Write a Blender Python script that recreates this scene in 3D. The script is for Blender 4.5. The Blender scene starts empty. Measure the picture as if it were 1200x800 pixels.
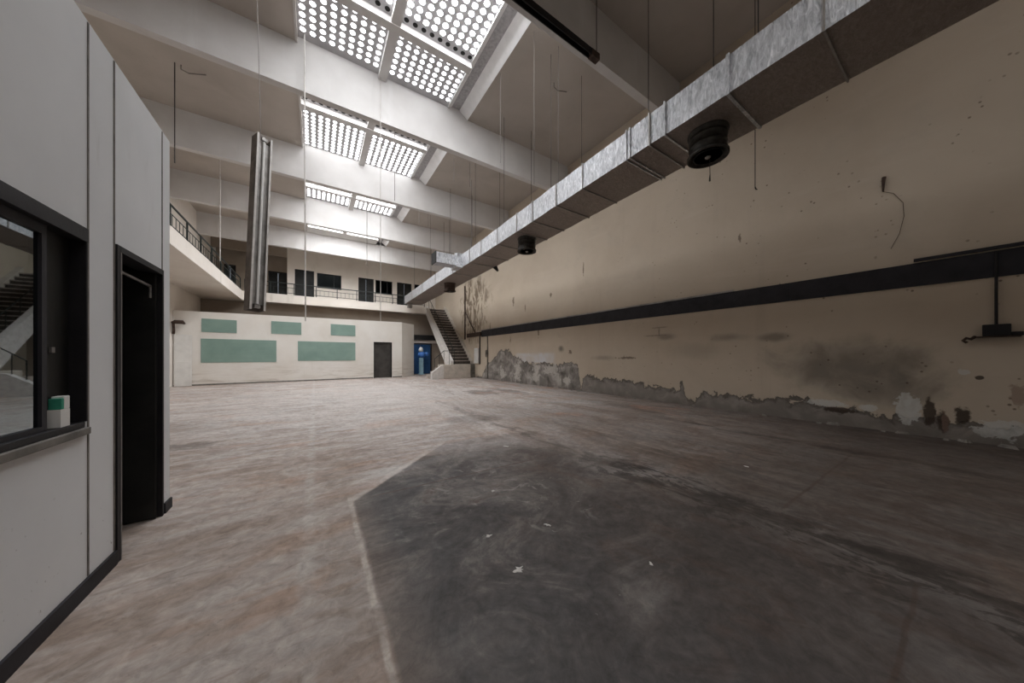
import bpy, bmesh, math, random
from mathutils import Vector, Matrix, noise as mnoise
random.seed(7)
S = bpy.context.scene
COL = S.collection
PI = math.pi

# ------------------------------------------------------------------ camera, world, exposure
EYE = 1.4
cam = bpy.data.objects.new('camera', bpy.data.cameras.new('camera'))
COL.objects.link(cam)
cam.data.sensor_width = 36.0
cam.data.lens = 355.0 / 1200.0 * 36.0
cam.data.shift_y = 17.5 / 1200.0
cam.data.clip_start = 0.05
cam.location = (0, 0, EYE)
cam.rotation_euler = (PI / 2, 0, -math.atan(231.0 / 355.0))
S.camera = cam
W = bpy.data.worlds.new('world'); S.world = W
W.use_nodes = True
W.node_tree.nodes['Background'].inputs[0].default_value = (0.75, 0.83, 0.95, 1)
W.node_tree.nodes['Background'].inputs[1].default_value = 0.6
S.view_settings.view_transform = 'Standard'
S.view_settings.look = 'None'
S.view_settings.gamma = 1.0
S.view_settings.use_curve_mapping = False
S.view_settings.exposure = 0.32
S.cycles.max_bounces = 10
S.cycles.diffuse_bounces = 6
S.cycles.sample_clamp_indirect = 6.0
LENS_NEAR, LENS_FAR, LENS_REAR = 33.0, 6.0, 11.0   # daylight through the roof lenses; far rows dimmed to spare beams, rear set added

# ------------------------------------------------------------------ material helpers
class NT:
    def __init__(self, name, rough=0.85, metal=0.0, spec=0.3):
        self.m = bpy.data.materials.new(name); self.m.use_nodes = True
        self.t = self.m.node_tree
        self.b = self.t.nodes['Principled BSDF']
        self.b.inputs['Roughness'].default_value = rough
        self.b.inputs['Metallic'].default_value = metal
        self.b.inputs['Specular IOR Level'].default_value = spec
        tc = self.t.nodes.new('ShaderNodeTexCoord')
        self.vec = tc.outputs['Object']
        sp = self.t.nodes.new('ShaderNodeSeparateXYZ'); self.t.links.new(self.vec, sp.inputs[0])
        self.x, self.y, self.z = sp.outputs
    def put(self, sock, v):
        if isinstance(v, bpy.types.NodeSocket): self.t.links.new(v, sock)
        elif isinstance(v, (tuple, list)) and sock.type == 'RGBA': sock.default_value = tuple(v)[:3] + (1,)
        else: sock.default_value = v
    def math(self, op, a, b=0.0, c=None, clamp=False):
        n = self.t.nodes.new('ShaderNodeMath'); n.operation = op; n.use_clamp = clamp
        self.put(n.inputs[0], a); self.put(n.inputs[1], b)
        if c is not None: self.put(n.inputs[2], c)
        return n.outputs[0]
    def add(self, a, b): return self.math('ADD', a, b)
    def sub(self, a, b): return self.math('SUBTRACT', a, b)
    def mul(self, a, b): return self.math('MULTIPLY', a, b)
    def mx(self, a, b): return self.math('MAXIMUM', a, b)
    def mn(self, a, b): return self.math('MINIMUM', a, b)
    def step(self, v, lo, hi, a=0.0, b=1.0):
        n = self.t.nodes.new('ShaderNodeMapRange'); n.interpolation_type = 'SMOOTHSTEP'
        self.put(n.inputs['Value'], v); n.inputs['From Min'].default_value = lo; n.inputs['From Max'].default_value = hi
        n.inputs['To Min'].default_value = a; n.inputs['To Max'].default_value = b
        return n.outputs['Result']
    def scale(self, sx, sy, sz, rot=0.0):
        n = self.t.nodes.new('ShaderNodeMapping'); self.t.links.new(self.vec, n.inputs['Vector'])
        n.inputs['Scale'].default_value = (sx, sy, sz); n.inputs['Rotation'].default_value = (0, 0, rot)
        return n.outputs[0]
    def noise(self, scale, detail=6, dist=0.0, vec=None, rough=0.6):
        n = self.t.nodes.new('ShaderNodeTexNoise')
        self.t.links.new(vec or self.vec, n.inputs['Vector'])
        n.inputs['Scale'].default_value = scale; n.inputs['Detail'].default_value = detail
        n.inputs['Distortion'].default_value = dist; n.inputs['Roughness'].default_value = rough
        return n.outputs['Fac']
    def voronoi(self, scale, vec=None, feature='F1', rand=1.0):
        n = self.t.nodes.new('ShaderNodeTexVoronoi'); n.feature = feature
        self.t.links.new(vec or self.vec, n.inputs['Vector'])
        n.inputs['Scale'].default_value = scale; n.inputs['Randomness'].default_value = rand
        return n.outputs['Distance']
    def ramp(self, fac, stops):
        n = self.t.nodes.new('ShaderNodeValToRGB'); self.put(n.inputs[0], fac)
        e = n.color_ramp.elements
        while len(e) < len(stops): e.new(0.5)
        for el, (p, c) in zip(e, stops):
            el.position = p; el.color = (c, c, c, 1) if isinstance(c, float) else tuple(c) + (1,)
        return n.outputs[0]
    def mix(self, fac, a, b, mode='MIX'):
        n = self.t.nodes.new('ShaderNodeMix'); n.data_type = 'RGBA'; n.blend_type = mode
        self.put(n.inputs[0], fac); self.put(n.inputs[6], a); self.put(n.inputs[7], b)
        return n.outputs[2]
    def ell(self, a, b, ca, cb, ra, rb, wob=None, amt=0.0, lo=0.8, hi=1.1):
        u = self.mul(self.sub(a, ca), 1.0 / ra); v = self.mul(self.sub(b, cb), 1.0 / rb)
        d = self.math('SQRT', self.add(self.mul(u, u), self.mul(v, v)))
        if wob is not None: d = self.add(d, self.mul(self.sub(wob, 0.5), amt))
        return self.step(d, lo, hi, 1.0, 0.0)
    def bump(self, h, strength=0.3, dist=0.02):
        n = self.t.nodes.new('ShaderNodeBump'); n.inputs['Strength'].default_value = strength
        n.inputs['Distance'].default_value = dist; self.put(n.inputs['Height'], h)
        self.t.links.new(n.outputs[0], self.b.inputs['Normal'])
    def done(self, col=None, rough=None):
        if col is not None: self.put(self.b.inputs['Base Color'], col)
        if rough is not None: self.put(self.b.inputs['Roughness'], rough)
        return self.m

def simple(name, c, var=0.12, scale=6.0, rough=0.8, metal=0.0, bump=0.1, spec=0.3):
    k = NT(name, rough, metal, spec)
    n = k.noise(scale, 6, 0.2)
    d = tuple(max(0, q * (1 - var * 2)) for q in c); e = tuple(min(1, q * (1 + var)) for q in c)
    col = k.ramp(n, [(0.3, d), (0.55, tuple(c)), (0.75, e)])
    if bump: k.bump(k.noise(scale * 8, 4), bump, 0.01)
    return k.done(col)

M = {}
M['black'] = simple('black_paint', (0.012, 0.011, 0.013), 0.2, 5, 0.55)
M['board'] = simple('black_board', (0.022, 0.021, 0.026), 0.25, 3, 0.6)
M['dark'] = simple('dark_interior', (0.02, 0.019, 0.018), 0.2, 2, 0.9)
M['darkdoor'] = simple('dark_door', (0.018, 0.018, 0.017), 0.3, 2, 0.5)
M['rail'] = simple('railing_paint', (0.02, 0.026, 0.024), 0.2, 5, 0.5)
M['trough'] = simple('brown_dusty_metal', (0.15, 0.13, 0.115), 0.25, 5, 0.6, 0.2)
M['steel'] = simple('worn_steel', (0.33, 0.32, 0.31), 0.2, 8, 0.4, 0.8)
M['greysteel'] = simple('grey_enamel', (0.34, 0.32, 0.3), 0.2, 4, 0.45, 0.3)
M['whitepipe'] = simple('pale_pipe', (0.6, 0.57, 0.54), 0.1, 8, 0.6)
M['wire'] = simple('dull_wire', (0.2, 0.18, 0.165), 0.1, 8, 0.6)
M['darkwire'] = simple('dark_wire', (0.035, 0.03, 0.028), 0.1, 8, 0.6)
M['white'] = simple('white_enamel', (0.72, 0.71, 0.68), 0.06, 3, 0.5)
M['rust'] = simple('rusty_steel', (0.07, 0.045, 0.035), 0.3, 10, 0.8)
M['plaster_chunk'] = simple('plaster_rubble', (0.27, 0.25, 0.225), 0.2, 9, 0.9)
M['flake'] = simple('white_flake', (0.62, 0.6, 0.57), 0.1, 20, 0.8)
M['blue'] = simple('blue_paint', (0.02, 0.075, 0.19), 0.2, 2, 0.5)
M['blue_mid'] = simple('mid_blue_plastic', (0.07, 0.2, 0.55), 0.1, 4, 0.4)
M['blue_pale'] = simple('pale_blue_paint', (0.3, 0.47, 0.55), 0.1, 4, 0.5)
M['green'] = simple('green_card', (0.05, 0.33, 0.22), 0.1, 8, 0.7)
M['sill'] = simple('worn_sill', (0.2, 0.185, 0.165), 0.25, 6, 0.8)
M['frame_conc'] = simple('rooflight_concrete', (0.5, 0.49, 0.5), 0.08, 3, 0.85)
M['whitewash'] = simple('brightened_whitewash', (0.86, 0.86, 0.86), 0.04, 4, 0.85)  # reveal and frame whitened, daylight brightness put into the colour
M['louvre'] = simple('grey_louvre', (0.46, 0.45, 0.46), 0.15, 14, 0.8)
M['stair_riser'] = simple('dark_riser', (0.09, 0.075, 0.066), 0.25, 6, 0.85)
M['stair_tread'] = simple('stone_tread', (0.38, 0.33, 0.29), 0.2, 5, 0.8)
M['plinth'] = simple('beige_plaster', (0.5, 0.45, 0.39), 0.12, 3, 0.85)
M['plinth_dark'] = simple('dark_grey_plaster', (0.2, 0.185, 0.16), 0.3, 3, 0.9)  # niche shade in the stair end block, plain grey on the pipe

def m_teal():
    k = NT('teal_board', 0.75)
    n = k.noise(1.2, 6, 0.4); st = k.noise(1.5, 6, 0.2, k.scale(0.3, 0.3, 8))
    c = k.ramp(n, [(0.3, (0.19, 0.285, 0.245)), (0.7, (0.24, 0.345, 0.3))])
    c = k.mix(k.step(st, 0.55, 0.7, 0, 0.3), c, (0.28, 0.36, 0.32))
    return k.done(c)
M['teal'] = m_teal()

def m_ceiling():
    k = NT('ceiling_concrete', 0.9)
    n = k.noise(0.5, 6, 0.3); n2 = k.noise(5, 5)
    c = k.ramp(n, [(0.3, (0.40, 0.355, 0.315)), (0.7, (0.5, 0.455, 0.41))])
    c = k.mix(k.step(n2, 0.6, 0.75, 0, 0.15), c, (0.3, 0.27, 0.24))
    k.bump(k.noise(30, 4), 0.1, 0.01)
    return k.done(c)
M['ceiling'] = m_ceiling()

def m_beam():
    k = NT('beam_whitewash', 0.9)
    n = k.noise(0.7, 6, 0.3); drip = k.noise(3.0, 5, 0.0, k.scale(1.0, 1.0, 0.06))
    c = k.ramp(n, [(0.3, (0.56, 0.54, 0.525)), (0.7, (0.66, 0.645, 0.63))])
    c = k.mix(k.step(drip, 0.58, 0.75, 0, 0.35), c, (0.74, 0.74, 0.74))
    c = k.mix(k.step(k.noise(2, 6, 0.3, k.scale(1, 1, 0.1)), 0.62, 0.8, 0, 0.25), c, (0.3, 0.28, 0.26))
    k.bump(k.noise(20, 4), 0.08, 0.01)
    return k.done(c)
M['beam'] = m_beam()

def m_office():
    k = NT('office_panel_paint', 0.75)
    n = k.noise(0.9, 6, 0.2); sm = k.noise(2.0, 7, 0.5, k.scale(1, 2.0, 0.5)); sp = k.noise(26, 3)
    c = k.ramp(n, [(0.3, (0.68, 0.69, 0.7)), (0.7, (0.76, 0.77, 0.78))])
    c = k.mix(k.step(sm, 0.6, 0.8, 0, 0.3), c, (0.4, 0.39, 0.37))
    low = k.step(k.z, 0.9, 0.1)
    c = k.mix(k.mul(low, k.step(sp, 0.66, 0.74, 0, 0.7)), c, (0.25, 0.235, 0.22))
    k.bump(k.noise(40, 3), 0.05, 0.004)
    return k.done(c)
M['office'] = m_office()

def m_partition():
    k = NT('partition_paint', 0.85)
    n = k.noise(0.8, 6, 0.3); st = k.noise(1.5, 6, 0.4, k.scale(0.6, 0.6, 4)); dr = k.noise(2.5, 5, 0.1, k.scale(1, 1, 0.12))
    c = k.ramp(n, [(0.3, (0.7, 0.66, 0.6)), (0.7, (0.78, 0.755, 0.71))])
    low = k.step(k.z, 1.2, 0.2)
    c = k.mix(k.mul(low, k.step(st, 0.45, 0.7, 0, 0.55)), c, (0.42, 0.36, 0.29))
    c = k.mix(k.step(dr, 0.6, 0.75, 0, 0.2), c, (0.45, 0.4, 0.34))
    return k.done(c)
M['partition'] = m_partition()

def m_gallery():
    k = NT('gallery_plaster', 0.9)
    n = k.noise(0.6, 6, 0.3); dr = k.noise(2.0, 6, 0.1, k.scale(1, 1, 0.2))
    c = k.ramp(n, [(0.3, (0.68, 0.625, 0.56)), (0.7, (0.78, 0.73, 0.67))])
    c = k.mix(k.step(dr, 0.58, 0.75, 0, 0.3), c, (0.36, 0.31, 0.26))
    return k.done(c)
M['gallery'] = m_gallery()

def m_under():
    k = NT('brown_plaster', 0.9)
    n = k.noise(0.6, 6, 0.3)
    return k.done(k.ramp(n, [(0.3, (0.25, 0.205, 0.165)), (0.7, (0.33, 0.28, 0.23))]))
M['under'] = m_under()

def m_foil(name, c0, c1, metal):
    k = NT(name, 0.42, metal, 0.5)
    v = k.scale(1, 1, 1)
    w = k.noise(9, 7, 1.2, k.scale(1.0, 2.0, 0.6)); f = k.noise(34, 5, 0.5, k.scale(1, 2, 0.5))
    c = k.ramp(w, [(0.32, c0), (0.55, tuple((a + b) / 2 for a, b in zip(c0, c1))), (0.72, c1)])
    k.bump(k.add(k.mul(w, 0.7), k.mul(f, 0.5)), 0.75, 0.05)
    return k.done(c, k.step(f, 0.3, 0.7, 0.3, 0.55))
M['foil'] = m_foil('crinkled_foil', (0.36, 0.37, 0.39), (0.9, 0.91, 0.93), 0.85)
M['foil_dark'] = m_foil('shaded_foil', (0.2, 0.165, 0.145), (0.34, 0.285, 0.25), 0.2)  # darker copy for the duct underside, its shade put into the colour

def m_wall_right():
    k = NT('old_beige_wall', 0.9)
    Y, Z = k.y, k.z
    big = k.noise(0.35, 6, 0.3); mid = k.noise(1.4, 7, 0.4); fine = k.noise(9, 6, 0.2)
    c = k.ramp(big, [(0.3, (0.46, 0.385, 0.3)), (0.7, (0.55, 0.475, 0.38))])
    c = k.mix(k.step(mid, 0.52, 0.75, 0, 0.25), c, (0.4, 0.35, 0.29))
    # drips
    dr = k.noise(1.6, 6, 0.1, k.scale(1, 1, 0.07))
    c = k.mix(k.step(dr, 0.6, 0.78, 0, 0.3), c, (0.38, 0.32, 0.26))
    # horizontal patched bands
    hb = k.noise(0.8, 5, 0.2, k.scale(0.4, 0.4, 3))
    c = k.mix(k.step(hb, 0.55, 0.75, 0, 0.2), c, (0.63, 0.56, 0.47))
    # soot smears
    for cy, cz, ry, rz, a in ((1.5, 1.2, 1.3, 0.6, 0.75), (2.6, 1.85, 0.35, 0.12, 0.6), (0.9, 0.75, 0.5, 0.4, 0.5),
                              (3.5, 1.9, 0.5, 0.14, 0.45), (5.2, 2.0, 0.3, 0.1, 0.5), (9.9, 1.72, 0.2, 0.16, 0.75),
                              (7.6, 1.35, 0.6, 0.1, 0.35), (4.4, 1.55, 0.8, 0.3, 0.2)):
        e = k.ell(Y, Z, cy, cz, ry, rz, mid, 1.6, 0.2, 1.2)
        c = k.mix(k.mul(e, a), c, (0.13, 0.115, 0.1))
    # nail holes and spatter, denser towards the near end
    vo = k.voronoi(7.0); near = k.step(Y, 11.0, 1.0)
    pit = k.mul(k.step(vo, 0.17, 0.08), k.step(k.noise(1.3, 5), 0.48, 0.6))
    c = k.mix(k.mul(k.mul(pit, near), 0.75), c, (0.09, 0.055, 0.04))
    # long scars (chipped plaster)
    for cy, cz, ry, rz in ((13.7, 4.4, 0.12, 0.3), (3.28, 4.4, 0.04, 0.15), (11.5, 2.6, 0.07, 0.35), (12.6, 3.9, 0.05, 0.25),
                           (8.6, 4.9, 0.04, 0.35), (9.35, 1.6, 0.12, 0.1), (6.6, 1.35, 0.5, 0.05), (14.0, 2.3, 0.06, 0.22), (16.3, 3.2, 0.06, 0.3), (10.6, 4.2, 0.1, 0.14)):
        c = k.mix(k.mul(k.ell(Y, Z, cy, cz, ry, rz, fine, 2.4, 0.5, 0.9), 0.85), c, (0.17, 0.13, 0.1))
    # old outlet outline scratched on the plaster
    for cy, cz, ry, rz in ((5.4, 2.3, 0.32, 0.02), (5.55, 2.06, 0.4, 0.025), (5.42, 2.18, 0.03, 0.14)):
        c = k.mix(k.mul(k.ell(Y, Z, cy, cz, ry, rz, fine, 1.5, 0.6, 1.1), 0.6), c, (0.2, 0.17, 0.14))
    # damp, peeling corner beside the stair
    dm = k.ell(Y, Z, 18.6, 4.6, 2.4, 2.4, mid, 1.4, 0.5, 1.1)
    dn = k.noise(2.2, 8, 1.0, k.scale(1, 1, 0.55))
    c = k.mix(k.mul(dm, k.step(dn, 0.44, 0.55, 0, 0.95)), c, (0.1, 0.065, 0.045))
    c = k.mix(k.mul(dm, 0.25), c, (0.34, 0.29, 0.2))
    # pale bluish rectangle of limewash
    rect = k.mul(k.mul(k.step(Y, 10.2, 10.5), k.step(Y, 13.6, 13.2)), k.mul(k.step(Z, 1.05, 1.15), k.step(Z, 1.62, 1.5)))
    c = k.mix(k.mul(rect, k.step(mid, 0.3, 0.6, 0.3, 0.8)), c, (0.58, 0.6, 0.64))
    # plaster fallen from the foot of the wall
    Hs = [(-2, .3), (-.4, .3), (.9, .25), (1.35, .36), (1.84, .3), (2.1, .46), (2.8, .33), (3.4, .47), (4.07, .4), (4.58, .12), (4.68, .7), (4.85, .33),
          (5.8, .52), (7.4, .58), (8.55, .64), (8.75, .12), (8.9, 1.1), (11.5, 1.1), (12.2, 1.05), (13.6, 1.45), (14.2, 1.8), (15.2, 1.7), (16.1, 1.1), (16.8, .8), (17.4, .1)]
    H = k.ramp(k.mul(k.add(Y, 2.0), 1 / 22.0), [((y + 2) / 22.0, h / 2.5) for y, h in Hs])
    edge = k.add(k.sub(k.mul(H, 2.5), Z), k.add(k.mul(k.sub(k.noise(2.6, 9, 0.9), 0.5), 0.8), k.mul(k.sub(fine, 0.5), 0.16)))
    gp = k.step(edge, -0.01, 0.02)
    gcol = k.ramp(k.noise(2.1, 7, 0.7), [(0.32, (0.1, 0.09, 0.078)), (0.5, (0.23, 0.21, 0.19)), (0.66, (0.42, 0.39, 0.355))])
    gcol = k.mix(k.mul(k.step(Y, 9, 8.6), 0.6), gcol, (0.24, 0.215, 0.19))
    rim = k.mul(gp, k.step(edge, 0.13, 0.03))
    gcol = k.mix(k.mul(rim, 0.75), gcol, (0.1, 0.085, 0.07))
    c = k.mix(gp, c, gcol)
    for cy, cz, ry, rz in ((13.3, .6, .35, .6), (11.7, .55, .3, .55), (14.9, .5, .25, .5), (10.6, .8, .5, .25), (9.6, .4, .3, .2)):
        c = k.mix(k.mul(k.ell(Y, Z, cy, cz, ry * 1.3, rz * 1.2, k.add(k.mul(k.noise(3.0, 9, 1.0), 0.7), k.mul(fine, 0.3)), 4.5, 0.5, 0.8), k.step(fine, 0.3, 0.6, 0.5, 0.85)), c, (0.53, 0.495, 0.45))
    # white filler, brick holes
    for cy, cz, ry, rz in ((.7, .42, .17, .3), (-.2, .26, .3, .19), (0.12, 1.14, 0.07, 0.05), (-0.75, .3, .3, .25), (1.75, .42, .35, .09), (1.15, .4, .12, .08)):
        c = k.mix(k.mul(k.ell(Y, Z, cy, cz, ry, rz, k.add(k.mul(fine, 0.6), k.mul(mid, 0.4)), 3.2, 0.75, 0.9), k.step(fine, 0.3, 0.6, 0.6, 0.95)), c, (0.58, 0.58, 0.55))
    for cy, cz, ry, rz in ((.46, .4, .075, .24), (.14, .4, .1, .18), (-0.02, 1.06, .05, .04), (1.55, .3, .28, .07), (0.32, .3, .08, .2)):
        c = k.mix(k.mul(k.ell(Y, Z, cy, cz, ry, rz, k.add(k.mul(fine, 0.5), k.mul(mid, 0.5)), 2.4, 0.7, 1.0), 0.92), c, (0.05, 0.035, 0.026))
    for cy, cz, ry, rz in ((-.6, .75, .12, .1), (.3, .3, .05, .2), (-.35, .8, .1, .2)):
        c = k.mix(k.mul(k.ell(Y, Z, cy, cz, ry, rz, fine, 2.0, 0.6, 0.95), 0.6), c, (0.24, 0.155, 0.12))
    # darker towards the foot of the wall
    c = k.mix(k.mul(k.step(Z, 0.3, 0.0), 0.35), c, (0.12, 0.1, 0.085))
    k.bump(k.add(k.mul(gp, -1.0), k.mul(fine, 0.25)), 0.5, 0.02)
    return k.done(c)
M['wall_right'] = m_wall_right()

def m_floor():
    k = NT('worn_factory_floor', 0.75, 0, 0.25)
    X, Y = k.x, k.y
    warp = k.noise(0.5, 5, 0.3)
    sx = k.noise(1.0, 10, 1.6, k.scale(0.42, 1.6, 1, 0.22), 0.64); sy = k.noise(1.0, 10, 1.2, k.scale(1.7, 0.4, 1, 0.05), 0.64)
    f = k.step(k.add(X, k.mul(k.sub(warp, 0.5), 3.0)), 1.5, 4.0)
    st = k.add(k.mul(sx, k.sub(1.0, f)), k.mul(sy, f))
    fx = k.noise(2.6, 10, 1.4, k.scale(0.5, 2.0, 1, 0.25), 0.66); fy = k.noise(2.6, 10, 0.9, k.scale(1.8, 0.45, 1, 0.04), 0.66)
    fs = k.add(k.mul(fx, k.sub(1.0, f)), k.mul(fy, f))
    blot = k.noise(0.7, 7, 0.6); fine = k.noise(14, 6, 0.2); mid = k.noise(3.0, 7, 0.5)
    c = k.ramp(st, [(0.28, (0.17, 0.125, 0.1)), (0.42, (0.3, 0.24, 0.205)), (0.52, (0.38, 0.325, 0.295)), (0.62, (0.47, 0.435, 0.41)), (0.75, (0.34, 0.25, 0.2))])
    c = k.mix(k.step(fs, 0.52, 0.66, 0, 0.5), c, (0.52, 0.485, 0.455))
    c = k.mix(k.step(fs, 0.45, 0.34, 0, 0.6), c, (0.2, 0.155, 0.13))
    c = k.mix(k.step(k.noise(0.9, 6, 0.8, k.scale(0.5, 1.6, 1, 0.2)), 0.54, 0.66, 0, 0.5), c, (0.4, 0.23, 0.145))
    c = k.mix(k.step(blot, 0.5, 0.66, 0, 0.45), c, (0.37, 0.36, 0.355))
    mot = k.noise(1.9, 9, 0.9, None, 0.7)
    c = k.mix(k.step(mot, 0.52, 0.68, 0, 0.5), c, (0.22, 0.18, 0.155))
    c = k.mix(k.step(mot, 0.46, 0.34, 0, 0.45), c, (0.5, 0.465, 0.435))
    # dusty pale zone mid-hall, partly daylight brightness put into the colour
    pale = k.ell(X, Y, 2.0, 12.0, 6.5, 7.5, blot, 1.0, 0.3, 1.2)
    c = k.mix(k.mul(pale, 0.5), c, (0.5, 0.475, 0.455))
    # brownish bay along the right wall, its dim near end darkened in colour
    rb = k.step(k.add(X, k.mul(k.sub(warp, 0.5), 1.2)), 2.9, 4.2)
    nearb = k.step(Y, 9.5, 3.0)
    c = k.mix(k.mul(k.mul(rb, nearb), 0.72), c, (0.085, 0.065, 0.054))
    c = k.mix(k.mul(k.mul(rb, 0.6), k.step(fs, 0.5, 0.6)), c, (0.25, 0.205, 0.175))
    # dark sealed slab: X 0.3..3.3 up to a slanting far edge
    wx = k.mul(k.sub(mid, 0.5), 0.10); wb = k.mul(k.sub(warp, 0.5), 0.9)
    e1 = k.step(k.add(X, k.mul(wx, 0.35)), 0.295, 0.33)
    e2 = k.step(k.sub(k.add(k.mul(X, -0.98), Y), k.add(2.98, wx)), 0.04, -0.03)
    e3 = k.step(k.sub(Y, k.add(k.sub(4.95, k.mul(X, 0.12)), k.add(wx, k.mul(wb, 0.3)))), 0.12, -0.12)
    e4 = k.step(k.add(X, wb), 3.9, 2.5)
    slab = k.mul(k.mul(e1, e2), k.mul(e3, e4))
    depth = k.mul(k.step(Y, 5.0, 3.2, 0.5, 1.0), k.step(blot, 0.7, 0.45, 0.6, 1.0))
    sn = k.noise(1.1, 12, 1.6, None, 0.72)
    sc = k.ramp(sn, [(0.36, (0.03, 0.029, 0.03)), (0.46, (0.07, 0.068, 0.069)), (0.52, (0.1, 0.092, 0.089)), (0.58, (0.19, 0.172, 0.16)), (0.66, (0.11, 0.075, 0.062))])
    sc = k.mix(k.mul(k.step(X, 1.2, 2.6), 0.35), sc, (0.1, 0.075, 0.063))
    c = k.mix(k.mul(k.mul(slab, depth), 0.95), c, sc)
    core = k.ell(X, Y, 1.9, 1.6, 2.4, 2.6, blot, 1.2, 0.5, 1.2)
    c = k.mix(k.mul(core, 0.35), c, (0.06, 0.052, 0.048))
    # pale scuffs on the slab
    sf = k.mul(k.step(k.noise(3.6, 9, 1.4), 0.56, 0.66), k.ell(X, Y, 1.6, 2.7, 1.2, 1.1, mid, 0.8, 0.5, 1.1))
    c = k.mix(k.mul(sf, 0.55), c, (0.3, 0.28, 0.26))
    sf2 = k.mul(k.step(k.noise(9, 5, 0.6), 0.7, 0.74), k.ell(X, Y, 1.3, 1.9, 0.9, 1.1, mid, 0.8, 0.5, 1.1))
    c = k.mix(k.mul(sf2, 0.8), c, (0.5, 0.48, 0.45))
    # pale joints: left rim of the slab, slanting rim, long joint at X=-0.05
    rim = k.mul(k.step(k.math('ABSOLUTE', k.sub(k.add(X, k.mul(wx, 0.35)), 0.285)), 0.026, 0.008), k.mul(k.step(Y, 3.5, 3.3), k.step(mid, 0.38, 0.56, 0.25, 1.0)))
    c = k.mix(k.mul(rim, k.step(fine, 0.35, 0.6, 0.3, 0.9)), c, (0.55, 0.51, 0.46))
    r2 = k.mul(k.step(k.math('ABSOLUTE', k.sub(k.sub(k.add(k.mul(X, -0.98), Y), k.add(2.98, wx)), 0.06)), 0.09, 0.02), k.mul(k.step(X, 0.2, 0.35), k.step(X, 2.0, 1.6)))
    c = k.mix(k.mul(r2, k.step(mid, 0.38, 0.6, 0.1, 0.6)), c, (0.55, 0.5, 0.46))
    j = k.mul(k.step(k.math('ABSOLUTE', k.sub(k.add(X, wx), -0.04)), 0.07, 0.015), k.step(mid, 0.4, 0.6, 0.1, 1.0))
    c = k.mix(k.mul(j, 0.55), c, (0.5, 0.485, 0.465))
    # grime seams running down the hall
    for x0, w, ya, yb, a in ((3.33, 0.28, 3.0, -1.5, 0.9), (3.2, 0.2, 9.5, 2.5, 0.45), (6.6, 0.16, 4.2, -1.0, 0.55), (5.1, 0.05, 3.5, -1.0, 0.5), (4.3, 0.06, 12.0, -1.0, 0.3)):
        d = k.math('ABSOLUTE', k.sub(k.add(X, k.mul(k.sub(mid, 0.5), 0.5)), x0))
        g = k.mul(k.mul(k.step(d, w, w * 0.2), k.step(k.noise(2.4, 8, 0.8, k.scale(1.4, 0.5, 1)), 0.42, 0.56)), k.mul(k.step(Y, ya, ya - 0.6), k.step(Y, yb, yb + 0.3)))
        c = k.mix(k.mul(g, a), c, (0.035, 0.03, 0.026))
    for cx, cy, rx, ry, a in ((6.6, 1.05, 0.14, 0.45, 0.9), (3.37, 0.42, 0.14, 0.3, 0.95), (3.38, 0.95, 0.12, 0.3, 0.7), (3.15, 1.95, 0.12, 0.2, 0.8), (5.5, 10.6, 0.8, 1.0, 0.5), (6.6, 10.5, .5, 1.6, .45),
                              (-1.9, 6.7, 1.0, 0.32, 0.5), (3.0, 6.2, 0.8, 0.6, 0.3), (7.4, 5.5, .6, 1.6, .3)):
        e = k.ell(X, Y, cx, cy, rx, ry, mid, 2.2, 0.5, 1.0)
        c = k.mix(k.mul(e, a), c, (0.04, 0.034, 0.03))
    ol = k.mul(k.mul(k.step(k.math('ABSOLUTE', k.sub(k.add(X, k.mul(k.sub(warp, 0.5), 0.8)), 3.25)), 0.75, 0.1), k.step(Y, 3.6, 2.2)), k.step(k.noise(3.0, 11, 1.8, k.scale(1.3, 0.6, 1, 0.06), 0.72), 0.5, 0.56))
    c = k.mix(k.mul(ol, 0.8), c, (0.022, 0.018, 0.016))
    bp = k.step(k.noise(1.7, 10, 1.5, k.scale(1.1, 0.7, 1, 0.3), 0.7), 0.5, 0.62)
    c = k.mix(k.mul(k.mul(bp, k.step(X, 1.0, 2.2)), k.mul(k.step(Y, 4.5, 2.5), 0.55)), c, (0.1, 0.066, 0.052))
    for xa, xb, yy, w_ in ((3.5, 6.5, 0.98, 0.012), (1.5, 3.2, 0.2, 0.01), (0.4, 2.6, 3.3, 0.012)):
        jl = k.mul(k.step(k.math('ABSOLUTE', k.sub(k.add(Y, k.mul(wx, 0.5)), yy)), w_ * 1.6, w_ * 0.5), k.mul(k.step(X, xa, xa + .2), k.step(X, xb, xb - .2)))
        c = k.mix(k.mul(jl, 0.55), c, (0.09, 0.05, 0.036))
    c = k.mix(k.mul(k.mul(k.step(Y, 3.2, 1.0), k.step(X, 0.8, 2.6)), 0.55), c, (0.05, 0.04, 0.034))
    sw = k.noise(1.4, 11, 2.6, k.scale(0.7, 1.2, 1, 0.5), 0.6)
    lf = k.mul(k.step(X, 2.0, 0.2), k.sub(1.0, slab))
    c = k.mix(k.mul(lf, k.step(sw, 0.55, 0.62, 0, 0.4)), c, (0.2, 0.155, 0.125))
    c = k.mix(k.mul(lf, k.step(sw, 0.44, 0.36, 0, 0.35)), c, (0.52, 0.485, 0.45))
    warm = k.mul(k.step(Y, 8.0, 3.0), k.step(X, 0.6, 0.2))
    c = k.mix(k.mul(warm, 0.35), c, (0.31, 0.235, 0.185))
    blu = k.mul(k.step(k.noise(0.8, 7, 1.0), 0.55, 0.65), k.step(X, 2.5, 6.0))
    c = k.mix(k.mul(blu, k.step(Y, 2.0, 7.0, 0, 0.5)), c, (0.27, 0.27, 0.265))
    rd = k.mul(k.step(k.noise(0.9, 8, 1.0, k.scale(1, 0.6, 1)), 0.57, 0.66), k.step(X, 3.5, 5.5))
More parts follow.
